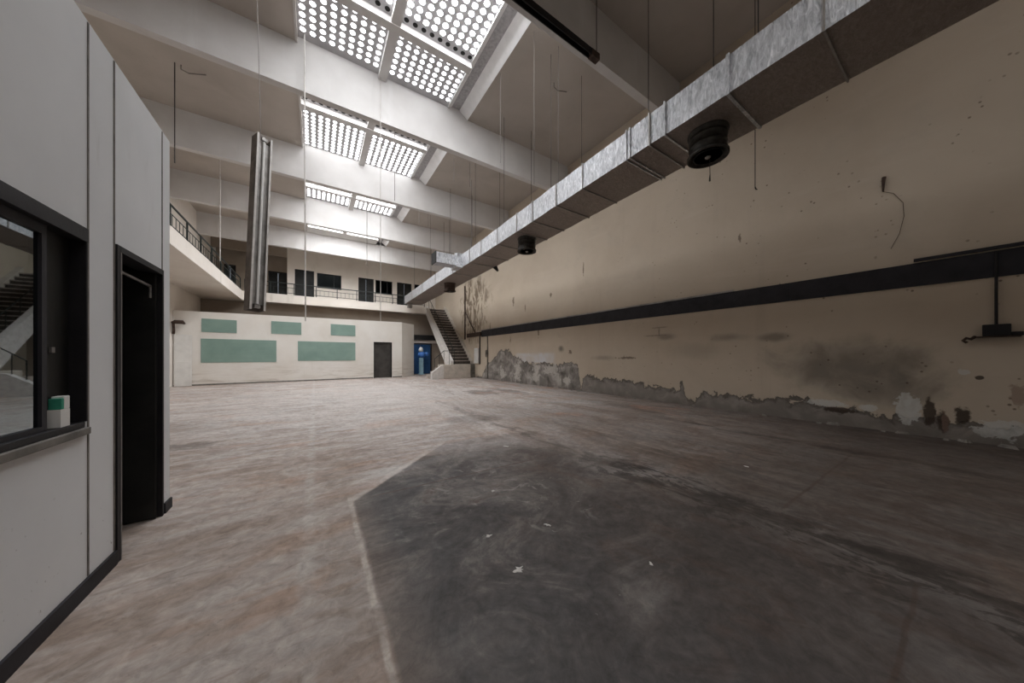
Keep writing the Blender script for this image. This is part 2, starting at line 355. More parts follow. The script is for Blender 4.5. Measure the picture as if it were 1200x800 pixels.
    c = k.mix(k.mul(rd, k.step(Y, 2.0, 6.0, 0, 0.5)), c, (0.36, 0.2, 0.145))
    g1 = k.noise(11, 10, 0.6, None, 0.72)
    c = k.mix(0.55, c, k.mix(1.0, c, k.ramp(g1, [(0.3, 0.45), (0.5, 1.0), (0.7, 1.55)]), 'MULTIPLY'))
    c = k.mix(k.step(k.noise(30, 4), 0.64, 0.72, 0, 0.4), c, (0.1, 0.083, 0.073))
    k.bump(k.add(k.mul(fs, 0.5), k.mul(fine, 0.5)), 0.25, 0.01)
    rg = k.step(k.noise(1.3, 6, 0.5), 0.3, 0.75, 0.55, 0.9)
    return k.done(c, rg)
M['floor'] = m_floor()

def m_emit(name, col, s):
    m = bpy.data.materials.new(name); m.use_nodes = True
    b = m.node_tree.nodes['Principled BSDF']
    b.inputs['Base Color'].default_value = (0.8, 0.8, 0.8, 1); b.inputs['Roughness'].default_value = 0.3
    b.inputs['Emission Color'].default_value = col + (1,); b.inputs['Emission Strength'].default_value = s
    return m
M['lens'] = m_emit('daylit_glass_lens', (0.95, 0.97, 1.0), LENS_NEAR)
M['lens_dim'] = m_emit('dimmed_daylit_lens', (0.95, 0.97, 1.0), LENS_FAR)  # emission turned down so nearby beam faces do not clip
M['lens_half_dim'] = m_emit('half_dimmed_daylit_lens', (0.95, 0.97, 1.0), LENS_FAR * 1.35)  # far rows of the middle bays, turned down less
M['lens_rear'] = m_emit('added_rear_lens', (0.97, 0.98, 1.0), LENS_REAR)  # for the unseen rear bay, added to brighten the near end

def m_glass(name, ior):
    m = bpy.data.materials.new(name); m.use_nodes = True; t = m.node_tree
    t.nodes.clear(); o = t.nodes.new('ShaderNodeOutputMaterial'); mx = t.nodes.new('ShaderNodeMixShader')
    tr = t.nodes.new('ShaderNodeBsdfTransparent'); tr.inputs[0].default_value = (0.35, 0.4, 0.4, 1)
    gl = t.nodes.new('ShaderNodeBsdfGlossy'); gl.inputs['Color'].default_value = (0.85, 0.92, 0.94, 1); gl.inputs['Roughness'].default_value = 0.015
    fr = t.nodes.new('ShaderNodeFresnel'); fr.inputs['IOR'].default_value = ior
    t.links.new(fr.outputs[0], mx.inputs[0]); t.links.new(tr.outputs[0], mx.inputs[1]); t.links.new(gl.outputs[0], mx.inputs[2])
    t.links.new(mx.outputs[0], o.inputs[0])
    return m
M['glass'] = m_glass('dirty_window_glass', 3.4); M['glass_dull'] = m_glass('dull_dark_glass', 1.15)

# ------------------------------------------------------------------ mesh helpers
def box(bm, x0, x1, y0, y1, z0, z1, mat=None, mi=0):
    c = [(x0, y0, z0), (x1, y0, z0), (x1, y1, z0), (x0, y1, z0), (x0, y0, z1), (x1, y0, z1), (x1, y1, z1), (x0, y1, z1)]
    v = [bm.verts.new(mat @ Vector(p) if mat else p) for p in c]
    for f in ((0, 3, 2, 1), (4, 5, 6, 7), (0, 1, 5, 4), (1, 2, 6, 5), (2, 3, 7, 6), (3, 0, 4, 7)):
        bm.faces.new([v[i] for i in f]).material_index = mi
def prism(bm, pts, axis, a, b, mat=None):
    """extrude a 2-D outline along an axis: 'x' uses (y,z) points, 'y' (x,z), 'z' (x,y)"""
    def P(p, t):
        q = {'x': (t, p[0], p[1]), 'y': (p[0], t, p[1]), 'z': (p[0], p[1], t)}[axis]
        return mat @ Vector(q) if mat else q
    v0 = [bm.verts.new(P(p, a)) for p in pts]; v1 = [bm.verts.new(P(p, b)) for p in pts]
    n = len(pts)
    bm.faces.new(v0); bm.faces.new(v1[::-1])
    for i in range(n): bm.faces.new((v0[i], v1[i], v1[(i + 1) % n], v0[(i + 1) % n]))
    bmesh.ops.recalc_face_normals(bm, faces=bm.faces)
def tube(bm, pts, r, seg=8, cap=True):
    pts = [Vector(p) for p in pts]; rings = []
    for i, p in enumerate(pts):
        d = (pts[min(i + 1, len(pts) - 1)] - pts[max(i - 1, 0)]).normalized()
        a = d.orthogonal().normalized() if i == 0 else (rings_a - d * rings_a.dot(d)).normalized()
        rings_a = a; b = d.cross(a)
        rr = r[i] if isinstance(r, (list, tuple)) else r
        rings.append([bm.verts.new(p + (a * math.cos(t) + b * math.sin(t)) * rr) for t in [2 * PI * k / seg for k in range(seg)]])
    for q, w in zip(rings, rings[1:]):
        for k in range(seg): bm.faces.new((q[k], q[(k + 1) % seg], w[(k + 1) % seg], w[k]))
    if cap: bm.faces.new(rings[0][::-1]); bm.faces.new(rings[-1])
def lathe(bm, prof, cx, cy, seg=28):
    rings = [[bm.verts.new((cx + r * math.cos(2 * PI * k / seg), cy + r * math.sin(2 * PI * k / seg), z)) for k in range(seg)] for r, z in prof]
    for q, w in zip(rings, rings[1:]):
        for k in range(seg): bm.faces.new((q[k], q[(k + 1) % seg], w[(k + 1) % seg], w[k]))
    bm.faces.new(rings[0][::-1]); bm.faces.new(rings[-1])
def obj(name, bm, mat, parent=None, smooth=False, bevel=0.0):
    me = bpy.data.meshes.new(name)
    bmesh.ops.recalc_face_normals(bm, faces=bm.faces)
    bm.to_mesh(me); bm.free()
    for m in (mat if isinstance(mat, (list, tuple)) else [mat]): me.materials.append(m)
    if smooth:
        for p in me.polygons: p.use_smooth = True
    o = bpy.data.objects.new(name, me); COL.objects.link(o)
    if parent is not None:
        o.parent = parent; o.matrix_parent_inverse = Matrix.Translation(-parent.location)
        if parent.rotation_euler.z: o.matrix_parent_inverse = parent_matrix(parent).inverted()
    if bevel:
        b = o.modifiers.new('bevel', 'BEVEL'); b.width = bevel; b.segments = 2; b.limit_method = 'ANGLE'
    return o
def parent_matrix(p): return Matrix.Translation(p.location) @ p.rotation_euler.to_matrix().to_4x4()
def B(): return bmesh.new()
def boxes(name, lst, mat, parent=None, bevel=0.0):
    bm = B()
    for b in lst: box(bm, *b)
    return obj(name, bm, mat, parent, bevel=bevel)
def tag(o, label, cat, group=None):
    o['label'] = label; o['category'] = cat
    if group: o['group'] = group
    return o
def thing(name, label, cat, loc, group=None):
    o = bpy.data.objects.new(name, None); COL.objects.link(o); o.location = loc; o.empty_display_size = 0.1
    return tag(o, label, cat, group)
def struct(o):
    o['kind'] = 'structure'; return o
def copy_part(o, parent, dx=0, dy=0, dz=0):
    c = o.copy(); COL.objects.link(c); c.parent = parent; c.matrix_parent_inverse = o.matrix_parent_inverse
    c.location = (o.location.x + dx, o.location.y + dy, o.location.z + dz); return c

# ------------------------------------------------------------------ dimensions of the hall (metres)
XR = 9.0            # right wall
XL = -5.5           # left wall below and above the gallery
YN = -4.5           # wall behind the camera
YG = 23.6           # front of the far gallery
YB = 26.3           # gallery back wall
ZC = 9.45           # ceiling
ZB = 8.24           # underside of beams
GT, GB = 5.27, 4.73 # gallery fascia
BEAMS = [0.1, 4.78, 9.49, 14.16, 18.8, 23.6]
BT = 0.2
SX0, SX1, SXE = -0.37, 3.67, 4.36   # roof light opening

# ------------------------------------------------------------------ floor, ceiling, outer walls
bm = B(); box(bm, -6, 9.6, -5, 28, -0.2, 0); struct(obj('floor', bm, M['floor']))
struct(boxes('wall_right', [(XR, XR + 0.3, YN - .3, 28, -0.2, 10.2)], M['wall_right']))
struct(boxes('wall_left', [(XL - 0.3, XL, YN, 28, 0, 10.2)], M['gallery']))
struct(boxes('wall_rear', [(XL, XR, YN - 0.3, YN, 0, 10.2)], M['gallery']))
bmc = B()
box(bmc, XL, SX0, YN, 28, ZC, ZC + .4)
box(bmc, SXE, XR, YN, 28, ZC, ZC + .4)
box(bmc, SX0, SXE, YN, -4.2, ZC, ZC + .4)
box(bmc, SX0, SXE, BEAMS[0] + .1, BEAMS[1] + BT, ZC, ZC + .4)
box(bmc, SX0, SXE, BEAMS[5], 28, ZC, ZC + .4)
struct(obj('ceiling', bmc, M['ceiling']))
for y in BEAMS:
    struct(boxes('ceiling_beam', [(XL, XR, y, y + BT, ZB, ZC + 0.25)], M['beam']))

# ------------------------------------------------------------------ roof lights: concrete panels with round glass lenses
PITCHX = (SX1 - SX0 - 0.24) / 18.0
wn = 0
for y0, y1 in [(BEAMS[i] + BT, BEAMS[i + 1]) for i in range(1, 5)] + [(-4.2, BEAMS[0])]:  # last bay, behind the camera, is added as extra light
    near_m, far_m = ('lens', 'lens_dim') if y0 > 0 else ('lens_rear', 'lens_rear')
    wn += 1
    xr = (SX0 + SX1) / 2
    win = bpy.data.objects.new('window_%d' % wn, None); COL.objects.link(win); win.location = (xr, (y0 + y1) / 2, ZC); struct(win)
    zr = ZC + 0.14
    yr = {2: 11.95, 3: 17.45, 4: y1}.get(wn, y1 - 1.57)
    rw = 1.0 if wn == 4 else 0.22
    if wn in (2, 3): far_m = 'lens_half_dim'
    boxes('panel', [(SX0, SX1, y0, y1, zr, zr + 0.25)], M['frame_conc'], win)
    # ribs
    boxes('cross_rib', [(SX0, SX1, yr - rw, yr - .001, ZC - 0.02, zr)], M['beam'], win)
    boxes('long_rib', [(xr - 0.11, xr + 0.11, y0, y1, ZC + 0.0, zr - 0.001)], M['beam'], win)
    # side lip, reveal, louvre and frame
    boxes('edge_lip', [(SX0 - 0.05, SX0, y0, y1, ZC - 0.03, ZC)], M['beam'], win)
    bm = B(); prism(bm, [(SXE, ZC - 0.01), (SXE, ZC + .4), (4.07, ZC + .4), (4.07, ZC + 0.19)], 'y', y0, y1); obj('reveal', bm, M['whitewash'], win)
    boxes('louvre', [(3.8, 4.08, y0, y1, ZC + 0.21, ZC + 0.3)], M['louvre'], win)
    bm = B(); prism(bm, [(SX1 - .02, ZC + .10), (SX1 - .02, ZC + .4), (3.8, ZC + .4), (3.8, ZC + .21)], 'y', y0, y1); obj('frame', bm, M['whitewash'], win)
    bl = B(); bd = B(); bf = B()
    for half in (0, 1):
        xs = [SX0 + 0.01 + PITCHX * (c + .5) if half == 0 else xr + 0.115 + PITCHX * (c + .5) for c in range(9)]
        rows = []
        n1 = int((y1 - 0.02 - yr) / 0.196)
        rows += [(yr + 0.02 + 0.196 * (r + .5), bf) for r in range(n1)]
        n2 = int((yr - rw - y0) / 0.196)
        rows += [(yr - rw - 0.02 - 0.196 * (r + .5), bd if r == 0 and wn < 3 else bl) for r in range(n2)]
        for yy, tb in rows:
            for xx in xs:
                vs = [tb.verts.new((xx + 0.062 * math.cos(2 * PI * q / 10), yy + 0.062 * math.sin(2 * PI * q / 10), zr - 0.004)) for q in range(10)]
                vc = tb.verts.new((xx, yy, zr - 0.018))
                for q in range(10): tb.faces.new((vs[q], vc, vs[(q + 1) % 10]))
    obj('glass_lenses', bl, M[near_m], win)
    if n1 > 0: obj('glass_lenses', bf, M[far_m], win)
    else: bf.free()
    if wn < 3: obj('blocked_lenses', bd, M['dark'], win)
    else: bd.free()

# ------------------------------------------------------------------ galleries
XF = -3.58
struct(boxes('floor_gallery', [(XL, XR, YG + .15, YB + 1.4, GB + .02, GT - 0.1), (XL, XF - .15, YN, YG + .15, GB + .02, GT - 0.1)], M['gallery']))
struct(boxes('trim_1', [(XF - .15, XF, YN, YG, GB, GT)], M['gallery']))
struct(boxes('trim_2', [(XF - .15, 7.3, YG, YG + .15, GB, GT)], M['gallery']))
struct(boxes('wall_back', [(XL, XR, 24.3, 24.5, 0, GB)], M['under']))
# upper back wall, with door and window openings kept as dark recesses
def wall_with_holes(x0, x1, z0, z1, y0, y1, holes):
    out = []; cx = x0
    for a, b, zb, zt in sorted(holes):
        out.append((cx, a, y0, y1, z0, z1))
        if zb > z0: out.append((a, b, y0, y1, z0, zb))
        out.append((a, b, y0, y1, zt, z1)); cx = b
    out.append((cx, x1, y0, y1, z0, z1)); return out
doors = [(-1.19, -0.05, 7.58), (2.84, 3.94, 7.56), (5.72, 6.9, 7.56)]
wins = [(0.13, 1.68, 6.42, 7.51), (4.07, 5.35, 6.44, 7.54), (7.15, 8.3, 6.44, 7.58)]
holes = [(a, b, GT - .1, t) for a, b, t in doors] + [(a, b, lo, hi) for a, b, lo, hi in wins]
struct(boxes('wall_gallery', wall_with_holes(-1.5, XR, GT - .1, ZC, YB, YB + .2, holes) + [(-1.62, -1.5, YB, 27.7, GT - .1, ZC)], M['gallery']))
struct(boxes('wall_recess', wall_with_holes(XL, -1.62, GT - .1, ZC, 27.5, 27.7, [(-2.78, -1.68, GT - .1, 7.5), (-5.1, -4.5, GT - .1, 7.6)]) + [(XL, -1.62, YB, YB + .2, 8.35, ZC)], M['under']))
dn = 1
for a, b, t, yy in [(a, b, t, YB) for a, b, t in doors] + [(-2.78, -1.68, 7.5, 27.5), (-5.1, -4.5, 7.6, 27.5)]:
    dn += 1
    e = bpy.data.objects.new('door_%d' % dn, None); COL.objects.link(e); e.location = ((a + b) / 2, yy, GT - .1); struct(e)
    boxes('door_frame', [(a, a + .06, yy + .02, yy + .2, GT - .1, t), (b - .06, b, yy + .02, yy + .2, GT - .1, t), (a + .06, b - .06, yy + .02, yy + .2, t - .06, t)], M['black'], e)
    mid = (a + b) / 2
    boxes('door_leaf', [(a + .06, mid - .008, yy + .1, yy + .14, GT - .09, t - .06), (mid + .008, b - .06, yy + .1, yy + .14, GT - .09, t - .06)], M['darkdoor'], e)
for a, b, lo, hi in wins:
    wn += 1
    e = bpy.data.objects.new('window_%d' % wn, None); COL.objects.link(e); e.location = ((a + b) / 2, YB, lo); struct(e)
    sx = a + (b - a) * 0.68
    boxes('window_frame', [(a, a + .05, YB + .03, YB + .15, lo, hi), (b - .05, b, YB + .03, YB + .15, lo, hi), (sx, sx + .05, YB + .03, YB + .15, lo, hi),
                           (a, b, YB + .03, YB + .15, lo, lo + .05), (a, b, YB + .03, YB + .15, hi - .05, hi)], M['black'], e)
    boxes('window_pane', [(a + .05, b - .05, YB + .08, YB + .09, lo + .05, hi - .05)], M['glass_dull'], e)
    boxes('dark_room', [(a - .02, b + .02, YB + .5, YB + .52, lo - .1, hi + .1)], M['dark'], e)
# railings
def railing(name, label, p0, p1, nposts, nbars):
    p0, p1 = Vector(p0), Vector(p1); d = p1 - p0
    r = thing(name, label, 'railing', p0)
    bm = B(); tube(bm, [p0 + Vector((0, 0, .72)), p1 + Vector((0, 0, .72))], .03); obj('handrail', bm, M['rail'], r)
    for z in (.46, .12):
        bm = B(); tube(bm, [p0 + Vector((0, 0, z)), p1 + Vector((0, 0, z))], .014, 6); obj('mid_rail', bm, M['rail'], r)
    bm = B(); box(bm, p0.x - .022, p0.x + .022, p0.y - .022, p0.y + .022, p0.z, p0.z + .72); post = obj('post', bm, M['rail'], r)
    for k in range(1, nposts):
        q = d * k / (nposts - 1); copy_part(post, r, q.x, q.y)
    bm = B(); box(bm, p0.x - .007, p0.x + .007, p0.y - .007, p0.y + .007, p0.z + .12, p0.z + .46); bar = obj('baluster', bm, M['rail'], r)
    q = d * .5 / nbars; bar.location = (q.x, q.y, 0)
    for k in range(1, nbars):
        w = d * k / nbars; copy_part(bar, r, w.x, w.y)
    return r
railing('gallery_railing', 'dark green iron railing running along the left side gallery', (XF - .08, 3.0, GT), (XF - .08, YG - .05, GT), 15, 66)
railing('gallery_railing', 'thin dark railing along the front of the far upper gallery', (XF + .1, YG + .08, GT), (7.2, YG + .08, GT), 10, 44)

# ------------------------------------------------------------------ white partition room below the far gallery
A = Vector((-5.49, 20.27, 0)); Bp = Vector((4.99, 21.46, 0)); ang = math.atan2(Bp.y - A.y, Bp.x - A.x); LP = (Bp - A).length
TP = Matrix.Translation(A) @ Matrix.Rotation(ang, 4, 'Z')
def part_boxes(bm, t0, t1, d0, d1, z0, z1): box(bm, t0, t1, d0, d1, z0, z1, TP)
def ztop(t): return 3.54 + 0.19 * t / LP
bm = B()
for t0, t1, zb in ((0, 8.73, 0), (8.73, 9.88, 2.34), (9.88, LP, 0)):
    vs = [(t0, zb), (t1, zb), (t1, ztop(t1)), (t0, ztop(t0))]
    prism(bm, vs, 'y', 0, .15, TP)
C2 = Vector((6.05, 22.42, 0)); a2 = math.atan2(C2.y - Bp.y, C2.x - Bp.x); L2 = (C2 - Bp).length
TQ = Matrix.Translation(Bp) @ Matrix.Rotation(a2, 4, 'Z')
box(bm, 0, L2, 0, .15, 0, 3.72, TQ)
struct(obj('wall_partition', bm, M['partition']))
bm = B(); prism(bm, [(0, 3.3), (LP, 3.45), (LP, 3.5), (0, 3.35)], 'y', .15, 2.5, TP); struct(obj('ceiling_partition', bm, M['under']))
bm = B(); box(bm, 0, 8.7, -.014, 0, 0, .07, TP); box(bm, 9.9, LP, -.014, 0, 0, .07, TP); struct(obj('baseboard_back', bm, M['sill']))
e = bpy.data.objects.new('door_1', None); COL.objects.link(e); e.location = TP @ Vector((9.3, .1, 0)); struct(e)
bm = B()
for q in ((8.73, 8.79, .01, .14, 0, 2.34), (9.82, 9.88, .01, .14, 0, 2.34), (8.79, 9.82, .01, .14, 2.28, 2.34)): part_boxes(bm, *q)
obj('door_frame', bm, M['darkdoor'], e)
bm = B(); part_boxes(bm, 8.79, 9.82, .09, .13, .01, 2.28); obj('door_leaf', bm, simple('grey_brown_door', (0.06, 0.055, 0.05), .2, 2, .6), e)
for lab, (t0, t1, z0, z1) in (
        ('small teal board high on the white partition, furthest left', (.92, 2.18, 2.58, 3.23)),
        ('long teal board at eye level on the left half of the white partition', (.9, 3.77, 1.1, 2.26)),
        ('small teal board high on the white partition, in the middle of the top row', (3.55, 4.88, 2.62, 3.3)),
        ('long teal board on the white partition nearest its dark doorway', (4.72, 7.65, 1.15, 2.26)),
        ('small teal board high on the white partition, closest to the stairs', (6.32, 7.65, 2.66, 3.33))):
    bm = B(); part_boxes(bm, t0, t1, -.025, 0, z0, z1)
    tag(obj('wall_board', bm, M['teal'], bevel=.006), lab, 'board', 'teal boards on the partition')
bm = B()
for q in ((.03, .6, -.07, -.03, .01, 2.42),): part_boxes(bm, *q)
for q in ((.05, .1, -.078, -.07, .05, 2.38), (.53, .58, -.078, -.07, .05, 2.38), (.1, .53, -.078, -.07, 1.1, 1.16)): part_boxes(bm, *q)
tag(obj('door_panel', bm, M['white'], bevel=.005), 'plain white door leaf standing against the left end of the partition', 'board')
bm = B(); tube(bm, [TP @ Vector(p) for p in ((.0, -.25, 2.95), (.1, -.3, 2.98), (.34, -.3, 2.98), (.42, -.28, 2.9))], [.05, .09, .09, .03], 8)
tube(bm, [TP @ Vector(p) for p in ((.04, -.26, 2.95), (.05, -.2, 2.6), (.03, -.1, 2.45))], .05, 8)
tag(obj('wall_bracket', bm, M['rust']), 'dark rusty bracket above the white door leaf on the left wall', 'bracket')

# ------------------------------------------------------------------ blue doors under the gallery, pedestal
bx = thing('blue_doors', 'dark blue double door panels under the gallery beside the stairs', 'door', (7.1, 24.27, 0))
boxes('door_leaf', [(6.2, 7.02, 24.22, 24.28, .02, 2.35)], M['blue'], bx, .01)
boxes('door_leaf', [(7.05, 7.85, 24.22, 24.28, .02, 2.35)], M['blue'], bx, .01)
boxes('door_frame', [(6.1, 6.18, 24.2, 24.29, 0, 2.45), (7.88, 7.96, 24.2, 24.29, 0, 2.45), (6.18, 7.88, 24.2, 24.29, 2.37, 2.45)], M['board'], bx)
struct(boxes('trim_3', [(5.6, 8.9, 24.05, 24.3, 2.7, 3.1)], M['dark']))
struct(boxes('wall_lintel', [(5.6, 8.9, 24.2, 24.3, 2.46, 2.7)], M['gallery']))
px = 6.93; pdn = thing('pedestal_machine', 'pale blue pedestal with a rounded blue and white head before the blue doors', 'machine', (px, 23.6, 0))
boxes('column', [(px - .14, px + .14, 23.45, 23.75, 0.04, 1.3)], M['blue_pale'], pdn, .03)
boxes('foot', [(px - .2, px + .2, 23.4, 23.8, 0, .06)], M['blue_pale'], pdn, .01)
bm = B(); lathe(bm, [(.1, 1.3), (.24, 1.36), (.3, 1.5), (.27, 1.66), (.14, 1.76)], px + .05, 23.6); obj('head', bm, M['blue_mid'], pdn, True)
bm = B(); lathe(bm, [(.08, 1.42), (.17, 1.48), (.17, 1.68), (.08, 1.74)], px + .42, 23.6, 20); obj('side_bowl', bm, M['blue_mid'], pdn, True)
bm = B(); lathe(bm, [(.1, 1.74), (.16, 1.8), (.17, 1.95), (.11, 2.08), (.04, 2.12)], px - .03, 23.55, 20); obj('white_cap', bm, M['white'], pdn, True)

# ------------------------------------------------------------------ staircase
st = thing('staircase', 'stone staircase climbing along the right wall to the far gallery', 'staircase', (8.2, 18.2, 0))
NS = 20; ya, yb_, za, zb_ = 18.75, 23.75, .92, GT - .1
dy, dz = (yb_ - ya) / NS, (zb_ - za) / NS
for k in range(NS):
    y = ya + k * dy; z = za + (k + 1) * dz
    tr = boxes('step', [(7.5, 8.82, y - .03, y + dy, z - .05, z)], M['stair_tread'], st)
    boxes('riser', [(7.5, 8.82, y, y + .03, z - dz, z - .05)], M['stair_riser'], tr)
bm = B(); sl = dz / dy
prism(bm, [(ya - .3, .75), (ya - .3, 1.12), (yb_ - .1, zb_ + .15), (yb_ - .1, zb_ - .45), (ya + .5, .75)], 'x', 7.3, 7.5); obj('outer_stringer', bm, M['whitepipe'], st)
bm = B(); prism(bm, [(ya - .1, .9), (ya - .1, 1.1), (yb_, zb_ + .3), (yb_, zb_ - .3), (ya + .4, .9)], 'x', 8.82, 8.995); obj('wall_stringer', bm, M['plinth'], st)
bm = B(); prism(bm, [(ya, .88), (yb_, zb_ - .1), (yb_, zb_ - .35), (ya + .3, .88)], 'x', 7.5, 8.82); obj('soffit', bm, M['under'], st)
boxes('landing_block', [(6.75, 8.6, 18.2, 19.3, 0, .88)], M['plinth'], st, .02)
boxes('shaded_end_block', [(8.6, 8.99, 18.35, 19.3, 0, .9)], M['plinth_dark'], st, .02)  # dark block, shade of the niche put into its colour
bm = B(); prism(bm, [(5.98, 0), (6.75, 0), (6.75, .82), (6.55, .8), (6.0, .42)], 'y', 18.15, 18.4); obj('side_cheek', bm, M['whitepipe'], st)
for k in range(3):
    boxes('side_step', [(6.0 + .25 * k, 6.75, 18.4, 19.3, .22 * k, .22 * (k + 1))], M['stair_tread'], st)
bm = B(); tube(bm, [(7.56, ya - .1, za + .95), (7.56, yb_, zb_ + .9)], .022); obj('handrail', bm, M['rail'], st)
for k in range(8):
    y = ya + .1 + k * (yb_ - ya - .2) / 7; z = za + (y - ya) * sl
    bm = B(); tube(bm, [(7.56, y, z + .05), (7.56, y, z + .95)], .014, 6); obj('baluster', bm, M['rail'], st)
bm = B(); tube(bm, [(6.2, 18.3, .58), (6.2, 18.3, 1.25), (6.8, 18.3, 1.75), (7.5, 18.3, 1.75), (7.56, ya - .1, za + .95)], .02); obj('landing_rail', bm, M['rail'], st)
for x, z in ((6.5, 1.5), (6.8, 1.75), (7.15, 1.75), (7.5, 1.75)):
    bm = B(); tube(bm, [(x, 18.3, .78), (x, 18.3, z)], .014, 6); obj('landing_baluster', bm, M['rail'], st)

# ------------------------------------------------------------------ office box on the left
PX = -1.13
IW = PX - .1
struct(boxes('wall_left_office', [(IW, PX, YN, -.6, 0, 3.39), (IW, PX, -.6, 2.86, 0, .98), (IW, PX, -.6, 2.86, 2.15, 3.39), (IW, PX, 2.86, 3.19, 0, 3.39),
        (IW, PX, 3.19, 3.92, 2.15, 3.39), (IW, PX, 3.92, 4.09, 0, 3.39), (-3.5, IW, 3.99, 4.09, 0, 3.39), (-3.5, -3.4, YN, 3.99, 0, 3.39)], M['office']))
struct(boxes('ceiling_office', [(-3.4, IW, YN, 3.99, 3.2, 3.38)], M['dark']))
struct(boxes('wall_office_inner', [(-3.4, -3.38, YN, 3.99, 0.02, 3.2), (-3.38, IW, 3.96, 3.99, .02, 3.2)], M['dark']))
struct(boxes('trim_4', [(PX, PX + .004, 2.874, 2.886, .1, 3.38), (PX, PX + .004, 3.153, 3.165, .1, 3.38), (PX, PX + .004, 3.915, 3.925, 2.16, 3.38)], M['sill']))
struct(boxes('baseboard_left', [(PX, PX + .015, YN, 3.165, 0, .095), (PX, PX + .015, 3.95, 4.1, 0, .09)], M['board']))
wn += 1
w = bpy.data.objects.new('window_%d' % wn, None); COL.objects.link(w); w.location = (PX, 1.1, .98); struct(w)
boxes('window_frame', [(IW, PX + .012, -.6, 2.86, 2.07, 2.15), (IW, PX + .01, 2.845, 2.86, 1.02, 2.07), (IW, PX + .012, -.6, -.5, 1.02, 2.07), (IW, PX + .004, -.5, 2.845, .985, 1.02)], M['black'], w, .003)
boxes('sash_stile', [(PX - .05, PX - .02, 2.565, 2.6, 1.02, 2.07)], M['board'], w)
boxes('inner_sash', [(PX - .085, PX - .055, 2.6, 2.845, 1.02, 2.07)], M['darkdoor'], w)
boxes('sash_rail', [(PX - .05, PX - .02, -.5, 2.565, 2.02, 2.07), (PX - .05, PX - .02, -.5, 2.565, 1.02, 1.045)], M['board'], w)
boxes('window_pane', [(PX - .04, PX - .033, -.5, 2.565, 1.045, 2.02)], M['glass'], w)
boxes('sill', [(PX, PX + .022, -.6, 2.86, .945, .985)], M['sill'], w, .004)
boxes('catch', [(PX - .055, PX - .045, 2.69, 2.715, 1.42, 1.45)], M['steel'], w)
tag(boxes('small_carton', [(PX - .052, PX - .004, 2.66, 2.735, 1.021, 1.115), (PX - .004, PX - .003, 2.66, 2.672, 1.021, 1.112)], [M['white']], None, .003),
    'small white carton standing on the office window sill, lower of two', 'carton', 'cartons in the office window')
c = thing('small_carton', 'little white and green carton resting on top of another in the office window', 'carton', (PX - .03, 2.7, 1.116), 'cartons in the office window')
boxes('box_body', [(PX - .05, PX - .006, 2.695, 2.74, 1.116, 1.185)], M['white'], c, .003)
boxes('green_side', [(PX - .05, PX - .006, 2.672, 2.694, 1.116, 1.175)], M['green'], c, .003)
# office door: frame, leaf swung open into the room
dn += 1
d = bpy.data.objects.new('door_%d' % dn, None); COL.objects.link(d); d.location = (PX, 3.55, 0); struct(d)
boxes('door_frame', [(IW - .02, PX + .012, 3.17, 3.215, 0, 2.16), (IW - .02, PX + .012, 3.895, 3.925, 0, 2.16), (IW - .02, PX + .012, 3.215, 3.895, 2.115, 2.16)], M['black'], d, .003)
boxes('frame_edge', [(PX - .02, PX + .014, 3.215, 3.222, 0, 2.115)], M['greysteel'], d)
boxes('door_leaf', [(-1.98, PX - .02, 3.855, 3.893, .01, 2.11)], M['darkdoor'], d)
boxes('glazing', [(-1.85, -1.5, 3.85, 3.855, .3, 1.95)], M['glass'], d)
bm = B(); tube(bm, [(PX - .05, 3.86, 2.0), (PX - .1, 3.55, 2.04), (PX - .12, 3.4, 2.06)], .012); tube(bm, [(PX - .05, 3.86, 2.0), (PX - .05, 3.86, 1.9)], .012); obj('closer_arm', bm, M['steel'], d)

# ------------------------------------------------------------------ foil duct along the right side
def lx(y): return 5.085 + 0.0262 * y if y < 11.5 else 5.385 + (y - 11.5) * 0.0175
DW, DH, DZ = 1.2, .56, 5.3
duct = thing('air_duct', 'long rectangular foil-wrapped air duct hanging along the right side of the hall', 'duct', (5.7, 9, DZ))
ys = [YN + .05 + i * (23.2 - YN - .05) / 60 for i in range(61)]
bm = B(); rings = []
for y in ys:
    q = 0.02 * mnoise.noise((y * 1.7, 3, 1)); x = lx(y) + 0.012 * mnoise.noise((y * 2.1, 0, 5))
    rings.append([bm.verts.new(p) for p in ((x, y, DZ + q), (x + DW, y, DZ + q * .6), (x + DW, y, DZ + DH), (x, y, DZ + DH + q))])
for a, b in zip(rings, rings[1:]):
    for k in range(4):
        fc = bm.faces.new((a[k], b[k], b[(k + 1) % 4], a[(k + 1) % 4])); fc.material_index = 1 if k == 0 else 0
bm.faces.new(rings[0]); bm.faces.new(rings[-1][::-1])
obj('duct_body', bm, [M['foil'], M['foil_dark']], duct)
bm = B(); box(bm, lx(0) - .02, lx(0) + DW + .02, -.02, .02, DZ - .02, DZ + DH + .02); 
bm.free()
for n, (y, th) in enumerate(((1.0, .02), (2.02, .045), (3.0, .03), (3.3, .03), (3.72, .025), (3.8, .025), (5.0, .015), (5.95, .03), (7.0, .025), (7.85, .025), (9.1, .02), (10.4, .03), (11.5, .04), (13.4, .04), (16, .03), (18.5, .03), (21, .03), (23.1, .04))):
    x = lx(y); t = th / 2
    bm = B(); o_, i_ = .022, -.0
    for q in ((x - o_, x, DZ - o_, DZ + DH + o_), (x + DW, x + DW + o_, DZ - o_, DZ + DH + o_), (x, x + DW, DZ - o_, DZ - .001), (x, x + DW, DZ + DH, DZ + DH + o_)):
        box(bm, q[0], q[1], y - t, y + t, q[2], q[3])
    obj('flange', bm, M['foil'] if n in (1, 2, 4, 5) else M['greysteel'], duct)
